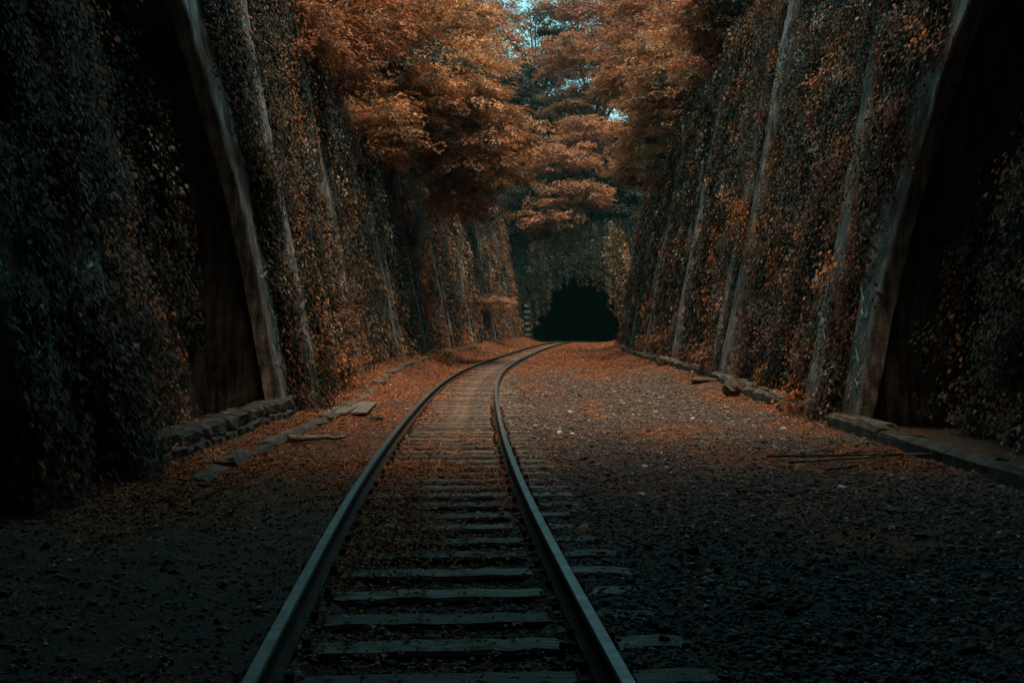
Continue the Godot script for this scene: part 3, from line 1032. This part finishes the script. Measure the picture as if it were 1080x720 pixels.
func make_trees() -> void:
	sprays = [spray_mesh(81, 15, 0.26), spray_mesh(82, 15, 0.26), spray_mesh(83, 15, 0.26)]
	rng.seed = 900
	tree("orange_tree", "large orange tree spilling low over the left wall", on_land(-9.5, 52.0), 0.3, [
		blob(465, 90, 50, Vector3(3.4, 2.4, 4.0), 90), blob(500, 140, 50, Vector3(2.2, 2.3, 3.0), 66), blob(415, 95, 46, Vector3(2.8, 2.0, 3.0), 66),
		blob(495, 195, 52, Vector3(1.8, 1.7, 2.2), 26), blob(530, 160, 54, Vector3(1.3, 1.4, 1.8), 22), blob(390, 125, 42, Vector3(1.6, 1.4, 2.4), 30), blob(450, 155, 49, Vector3(2.0, 1.6, 2.4), 24)], 0, 0.46, 34)
	tree("orange_tree", "tall orange tree at the top edge left of centre", on_land(-13.0, 64.0), 0.35, [
		blob(430, 10, 60, Vector3(4.2, 2.8, 4.2), 80), blob(370, 25, 52, Vector3(3.2, 2.2, 3.5), 56), blob(470, 35, 66, Vector3(3.2, 2.6, 3.5), 56)], 0, 0.52, 32)
	tree("dark_leafed_tree", "dark green tree between the two left orange crowns", on_land(-10.0, 43.0), 0.22, [
		blob(388, 52, 44, Vector3(2.4, 0.9, 2.4), 26), blob(440, 66, 47, Vector3(1.8, 0.8, 2.0), 14)], 2, 0.5, 30)
	tree("orange_tree", "orange tree at the upper left corner of the leafy gap, above the ivy", on_land(-9.5, 33.0), 0.22, [
		blob(345, 5, 33, Vector3(2.2, 1.4, 2.6), 40), blob(318, 40, 30, Vector3(0.9, 0.9, 1.6), 14), blob(400, 0, 36, Vector3(2.0, 1.2, 2.4), 30), blob(350, 60, 33, Vector3(1.0, 0.9, 1.6), 14)], 1, 0.42, 30)
	tree("orange_tree", "far orange tree left of the bright gap of sky", on_land(-10.0, 96.0), 0.4, [
		blob(480, 10, 92, Vector3(4.0, 3.5, 4.0), 56), blob(500, 60, 95, Vector3(3.0, 2.5, 3.5), 30)], 1, 0.65, 28)
	tree("orange_tree", "rust tree of layered branches standing over the tunnel mouth", on_land(6.0, 123.0), 0.3, [
		blob(590, 165, 117, Vector3(4.6, 2.2, 3.0), 46), blob(600, 205, 116, Vector3(4.6, 1.8, 2.5), 40), blob(585, 228, 115, Vector3(2.8, 1.0, 2.0), 16), blob(620, 140, 120, Vector3(4.4, 2.2, 3.0), 36)], 1, 0.7, 24)
	tree("orange_tree", "tall orange tree on the hillside above the tunnel mouth", on_land(10.0, 134.0), 0.45, [
		blob(620, 65, 128, Vector3(6.0, 4.0, 4.5), 88), blob(650, 10, 132, Vector3(6.5, 4.2, 4.5), 84), blob(605, 110, 128, Vector3(4.0, 2.4, 3.5), 34), blob(660, 90, 126, Vector3(4.5, 3.4, 4.0), 50)], 1, 0.78, 28)
	tree("dark_conifer_tree", "dark evergreen tree in the middle below the gap of sky", on_land(0.5, 138.0), 0.4, [
		blob(530, 150, 134, Vector3(4.0, 4.6, 3.5), 60), blob(535, 105, 136, Vector3(2.6, 4.0, 2.6), 40), blob(545, 195, 132, Vector3(4.8, 4.2, 3.0), 60), blob(560, 125, 137, Vector3(3.6, 5.0, 3.0), 56), blob(510, 200, 128, Vector3(3.0, 4.0, 3.0), 36), blob(562, 80, 142, Vector3(3.4, 3.4, 3.0), 18), blob(532, 75, 142, Vector3(2.2, 3.0, 2.6), 10), blob(588, 30, 144, Vector3(3.4, 4.0, 3.0), 10)], 2, 0.9, 24)
	tree("dark_conifer_tree", "dark evergreen undergrowth tree right of centre above the tunnel mouth", on_land(12.0, 141.0), 0.4, [
		blob(640, 180, 137, Vector3(6.0, 6.0, 3.0), 80), blob(665, 120, 139, Vector3(5.0, 6.0, 3.0), 60), blob(600, 130, 140, Vector3(4.5, 5.0, 3.0), 50), blob(655, 225, 124, Vector3(4.0, 2.4, 2.0), 36)], 2, 0.95, 24)
	tree("thin_tree", "sparse tree with sky showing through its twigs at top centre", on_land(4.0, 150.0), 0.35, [
		blob(575, 15, 146, Vector3(5.0, 5.0, 4.0), 60), blob(560, 60, 148, Vector3(4.0, 5.0, 4.0), 34), blob(520, 20, 150, Vector3(5.0, 4.0, 4.0), 44), blob(600, 50, 146, Vector3(4.0, 5.0, 4.0), 40), blob(545, 85, 149, Vector3(5.0, 3.0, 4.0), 26)], 1, 0.8, 20)
	tree("orange_tree", "orange tree cascading over the right wall beside the tunnel", on_land(13.5, 66.0), 0.28, [
		blob(692, 120, 62, Vector3(2.0, 2.8, 2.6), 64), blob(672, 165, 64, Vector3(1.2, 1.7, 1.8), 30), blob(708, 70, 58, Vector3(2.4, 2.4, 2.6), 56), blob(700, 170, 60, Vector3(1.1, 1.6, 2.2), 22), blob(725, 120, 56, Vector3(1.3, 1.8, 2.2), 24)], 0, 0.46, 32)
	tree("orange_tree", "orange tree at the top edge above the right wall", on_land(15.0, 76.0), 0.35, [
		blob(690, 25, 72, Vector3(3.6, 3.0, 3.6), 66), blob(735, 35, 62, Vector3(2.6, 2.4, 3.0), 50), blob(665, 70, 78, Vector3(2.4, 2.8, 2.6), 40)], 1, 0.55, 30)
	tree("dark_conifer_tree", "low dark evergreen growth along the top of the tunnel mouth", on_land(8.0, 124.0), 0.2, [
		blob(560, 205, 121, Vector3(4.0, 3.0, 2.0), 40), blob(605, 200, 121, Vector3(4.0, 3.0, 2.0), 40), blob(645, 200, 121, Vector3(4.0, 3.2, 2.0), 44), blob(545, 232, 119, Vector3(2.6, 2.8, 1.6), 30), blob(640, 226, 119.5, Vector3(4.2, 1.6, 1.4), 34), blob(600, 228, 119.5, Vector3(3.5, 1.2, 1.4), 24)], 2, 0.8, 24)
	tree("dark_leafed_tree", "dark undergrowth tree on the left bank behind the large orange crown", on_land(-9.0, 60.0), 0.2, [
		blob(425, 120, 58, Vector3(2.6, 2.4, 3.0), 40), blob(470, 170, 68, Vector3(2.4, 2.4, 3.0), 34), blob(508, 190, 86, Vector3(2.6, 3.0, 3.5), 36)], 2, 0.6, 26)
	tree("dark_leafed_tree", "dark ivy-like tree on the bank above the right wall", on_land(12.5, 56.0), 0.2, [
		blob(745, 70, 56, Vector3(1.8, 3.0, 3.0), 40), blob(790, 5, 44, Vector3(1.8, 2.2, 3.0), 34), blob(712, 130, 72, Vector3(1.4, 3.0, 3.0), 26)], 2, 0.6, 26)
	# crowns that close over the near end of the cutting, above the picture
	for e in [["broad brown tree overhanging the near left wall above the picture", -9.0, 8.0, Vector3(-2.8, 15.6, -5.5)], ["broad brown tree overhanging the near right wall above the picture", 11.0, 11.0, Vector3(5.0, 16.0, -7.0)], ["broad brown tree behind the near left overhang, above the picture", -9.5, 15.0, Vector3(-5.5, 16.5, -12.5)]]:
		tree("broad_tree", e[0], on_land(e[1], e[2]), 0.3, [[e[3], Vector3(5.2, 1.8, 5.0), 56 if e[2] < 14.0 else 30]], 1, 0.9, 24)
	tree("orange_tree", "brown-leaved tree high on the right at the top edge", on_land(13.0, 46.0), 0.25, [
		blob(770, 0, 44, Vector3(2.2, 2.0, 3.0), 44), blob(755, 40, 50, Vector3(1.8, 1.8, 3.0), 30)], 1, 0.46, 30)

func make_bushes() -> void:
	rng.seed = 1200
	tree("orange_bush", "orange bush at the foot of the right wall near the tunnel", Vector3(6.4, 0.35, -44.0), 0.04, [blob(722, 358, 43.5, Vector3(0.85, 0.65, 0.9), 16)], 3, 0.3, 24, "bushes at the foot of the walls")
	tree("orange_bush", "orange bush on the left wall just before the tunnel", wall_at(-1, 88.0, 4.0, 0.1), 0.05, [blob(515, 315, 88, Vector3(1.6, 0.5, 1.2), 12)], 0, 0.42, 24, "bushes at the foot of the walls")
	tree("rust_bush", "rust-leaved bush at the foot of the left wall past the first pier", Vector3(-4.2, 0.3, -25.5), 0.04, [blob(347, 378, 25.2, Vector3(0.32, 0.6, 0.6), 9), blob(345, 345, 25.5, Vector3(0.2, 0.4, 0.4), 4)], 3, 0.24, 22, "bushes at the foot of the walls")
	tree("rust_bush", "small dry bush by the low wall left of the first right pier", Vector3(5.35, 0.3, -31.0), 0.03, [blob(745, 378, 31.0, Vector3(0.4, 0.3, 0.5), 7)], 3, 0.2, 22, "bushes at the foot of the walls")
	tree("rust_bush", "rust weeds on the ground under the left rubble wall", Vector3(-3.75, 0.05, -12.3), 0.02, [blob(190, 494, 12.3, Vector3(0.3, 0.14, 0.3), 5)], 0, 0.16, 22, "bushes at the foot of the walls")
	tree("rust_bush", "dry weeds beside the right wall in front of the tunnel", Vector3(7.6, 0.4, -58.0), 0.03, [blob(668, 376, 58.0, Vector3(1.1, 0.3, 0.8), 9)], 3, 0.28, 22, "bushes at the foot of the walls")
	tree("rust_bush", "brown weeds on the left bank below the middle buttresses", Vector3(-3.6, 0.4, -47.0), 0.03, [blob(452, 372, 47.0, Vector3(0.7, 0.3, 1.6), 10)], 3, 0.26, 22, "bushes at the foot of the walls")

# ---------------------------------------------------------------- things lying about
func stick(called: String, label: String, a: Vector3, b: Vector3, r: float, mat: Material, group := "", forks := 0) -> void:
	var t := thing(called, label, "branch", a, group)
	var path := []
	var rad := []
	for k in 9:
		var q := k / 8.0
		path.append((b - a) * q + Vector3(rng.randf_range(-1, 1), rng.randf_range(0, 0.6), rng.randf_range(-1, 1)) * r * 0.9)
		rad.append(r * (1.0 - 0.55 * q))
	put("stem", tube(path, rad, 7, 0.08), mat, t)
	for k in forks:
		var s: Vector3 = path[2 + k * 2]
		var e := s + (b - a).rotated(Vector3.UP, rng.randf_range(0.3, 0.7) * (1 if k % 2 else -1)) * 0.4
		put("twig", tube([s, s.lerp(e, 0.5) + Vector3.UP * r, e], [r * 0.5, r * 0.4, r * 0.2], 5), mat, t)

func on_ground(x: float, d: float, up := 0.0) -> Vector3:
	return Vector3(x, ground_y(x, d) + up, -d)

func make_debris() -> void:
	rng.seed = 1500
	stick("fallen_log", "pale broken log lying beside the left kerb", on_ground(-2.95, 14.3, 0.06), on_ground(-2.3, 15.0, 0.05), 0.055, M.oldwood)
	stick("fallen_branch", "longest bare fallen branch in front of the right low wall", on_ground(3.2, 12.6, 0.05), on_ground(5.0, 12.9, 0.07), 0.02, M.oldwood, "fallen branches", 3)
	stick("fallen_branch", "dark fallen branch crossing behind the longest one", on_ground(3.1, 13.3, 0.04), on_ground(4.6, 12.7, 0.08), 0.016, M.bark, "fallen branches", 2)
	stick("fallen_branch", "short pale branch at the near side of the branch pile", on_ground(3.5, 12.2, 0.03), on_ground(4.4, 12.5, 0.04), 0.02, M.oldwood, "fallen branches", 1)
	stick("twig_stick", "thin straight twig lying on the dark gravel at lower right", on_ground(2.05, 6.9, 0.02), on_ground(2.55, 6.2, 0.02), 0.007, M.oldwood)
	stick("fallen_branch", "thin branch on the gravel right of the rails", on_ground(2.2, 10.6, 0.02), on_ground(2.9, 10.5, 0.02), 0.012, M.bark, "fallen branches")
	# weathered boards by the left kerb
	var b := thing("wooden_boards", "flat grey weathered boards lying along the left kerb", "boards", on_ground(-3.0, 20.5))
	for k in 5:
		var m := block(Vector3(0.14, 0.03, 2.9), 0.006, 0.006)
		put("board", m, M.plank, b, Transform3D(Basis(Vector3.UP, 0.05 + rng.randf_range(-0.02, 0.02)), Vector3(-0.3 + k * 0.15, 0.03 + rng.randf_range(0, 0.01), rng.randf_range(-0.2, 0.2))))
	# single stones
	for e in [["flat pale stone slab at the foot of the right low wall", 5.15, 28.5, Vector3(0.9, 0.13, 0.6)], ["grey boulder on the gravel near the right wall, nearer the tunnel", 5.6, 40.0, Vector3(0.5, 0.34, 0.5)],
			["dark squared stone under the right low wall", 4.85, 24.0, Vector3(0.4, 0.35, 0.4)], ["small pale stone on the earth left of the rails", -2.95, 10.4, Vector3(0.12, 0.06, 0.1)], ["pale rock beside the flat boards left of the rails", -2.35, 18.6, Vector3(0.25, 0.12, 0.2)]]:
		var o := put("loose_stone", block(e[3], e[3].y * 0.14, e[3].y * 0.3), M.kerb, self, Transform3D(Basis(Vector3.UP, rng.randf() * TAU), on_ground(e[1], e[2], -0.02)))
		tag(o, e[0], "stone", "loose stones")

# ---------------------------------------------------------------- the scene
func _ready() -> void:
	var cam := Camera3D.new()
	cam.name = "camera"
	cam.fov = rad_to_deg(2.0 * atan(360.0 / 1150.0))
	cam.near = 0.05
	cam.far = 600.0
	cam.position = Vector3(0, 1.56, 0)
	cam.rotation = Vector3(-atan(11.0 / 1150.0), 0, 0)
	add_child(cam)
	cam.current = true
	var env := Environment.new()
	env.background_mode = Environment.BG_SKY
	var sm := ProceduralSkyMaterial.new()
	sm.sky_top_color = Color(0.10, 0.285, 0.32).linear_to_srgb()
	sm.sky_horizon_color = Color(0.16, 0.27, 0.285).linear_to_srgb()
	sm.ground_horizon_color = Color(0.20, 0.26, 0.26).linear_to_srgb()
	sm.ground_bottom_color = Color(0.06, 0.07, 0.07).linear_to_srgb()
	var sky := Sky.new()
	sky.sky_material = sm
	env.sky = sky
	env.tonemap_mode = Environment.TONE_MAPPER_LINEAR
	env.tonemap_exposure = 3.5
	# thin teal air in the damp cutting
	env.fog_enabled = true
	env.fog_density = 0.00013
	env.fog_light_color = Color(0.35, 0.72, 0.75)
	env.sdfgi_enabled = true
	env.ssao_enabled = true
	env.ssil_enabled = true
	var we := WorldEnvironment.new()
	we.name = "environment"
	we.environment = env
	add_child(we)
	var sun := DirectionalLight3D.new()
	sun.name = "sun"
	sun.light_energy = 0.5
	sun.light_color = Color(1.0, 0.88, 0.75)
	sun.light_angular_distance = 25.0
	sun.shadow_enabled = true
	sun.rotation_degrees = Vector3(-77, 20, 0)
	add_child(sun)

	na.seed = 1; na.frequency = 0.05; na.fractal_octaves = 4
	nb.seed = 2; nb.frequency = 0.6; nb.fractal_octaves = 3
	nc.seed = 3; nc.frequency = 0.03; nc.fractal_octaves = 3
	make_materials()
	print("materials")
	make_ground()
	make_land()
	make_wall(-1)
	make_wall(1)
	make_portals()
	print("structure")
	make_track()
	make_kerbs()
	make_trees()
	print("trees")
	make_ivy(-1)
	make_ivy(1)
	make_portal_ivy()
	make_bushes()
	make_debris()
	make_gravel()
	make_litter()
	print("done")
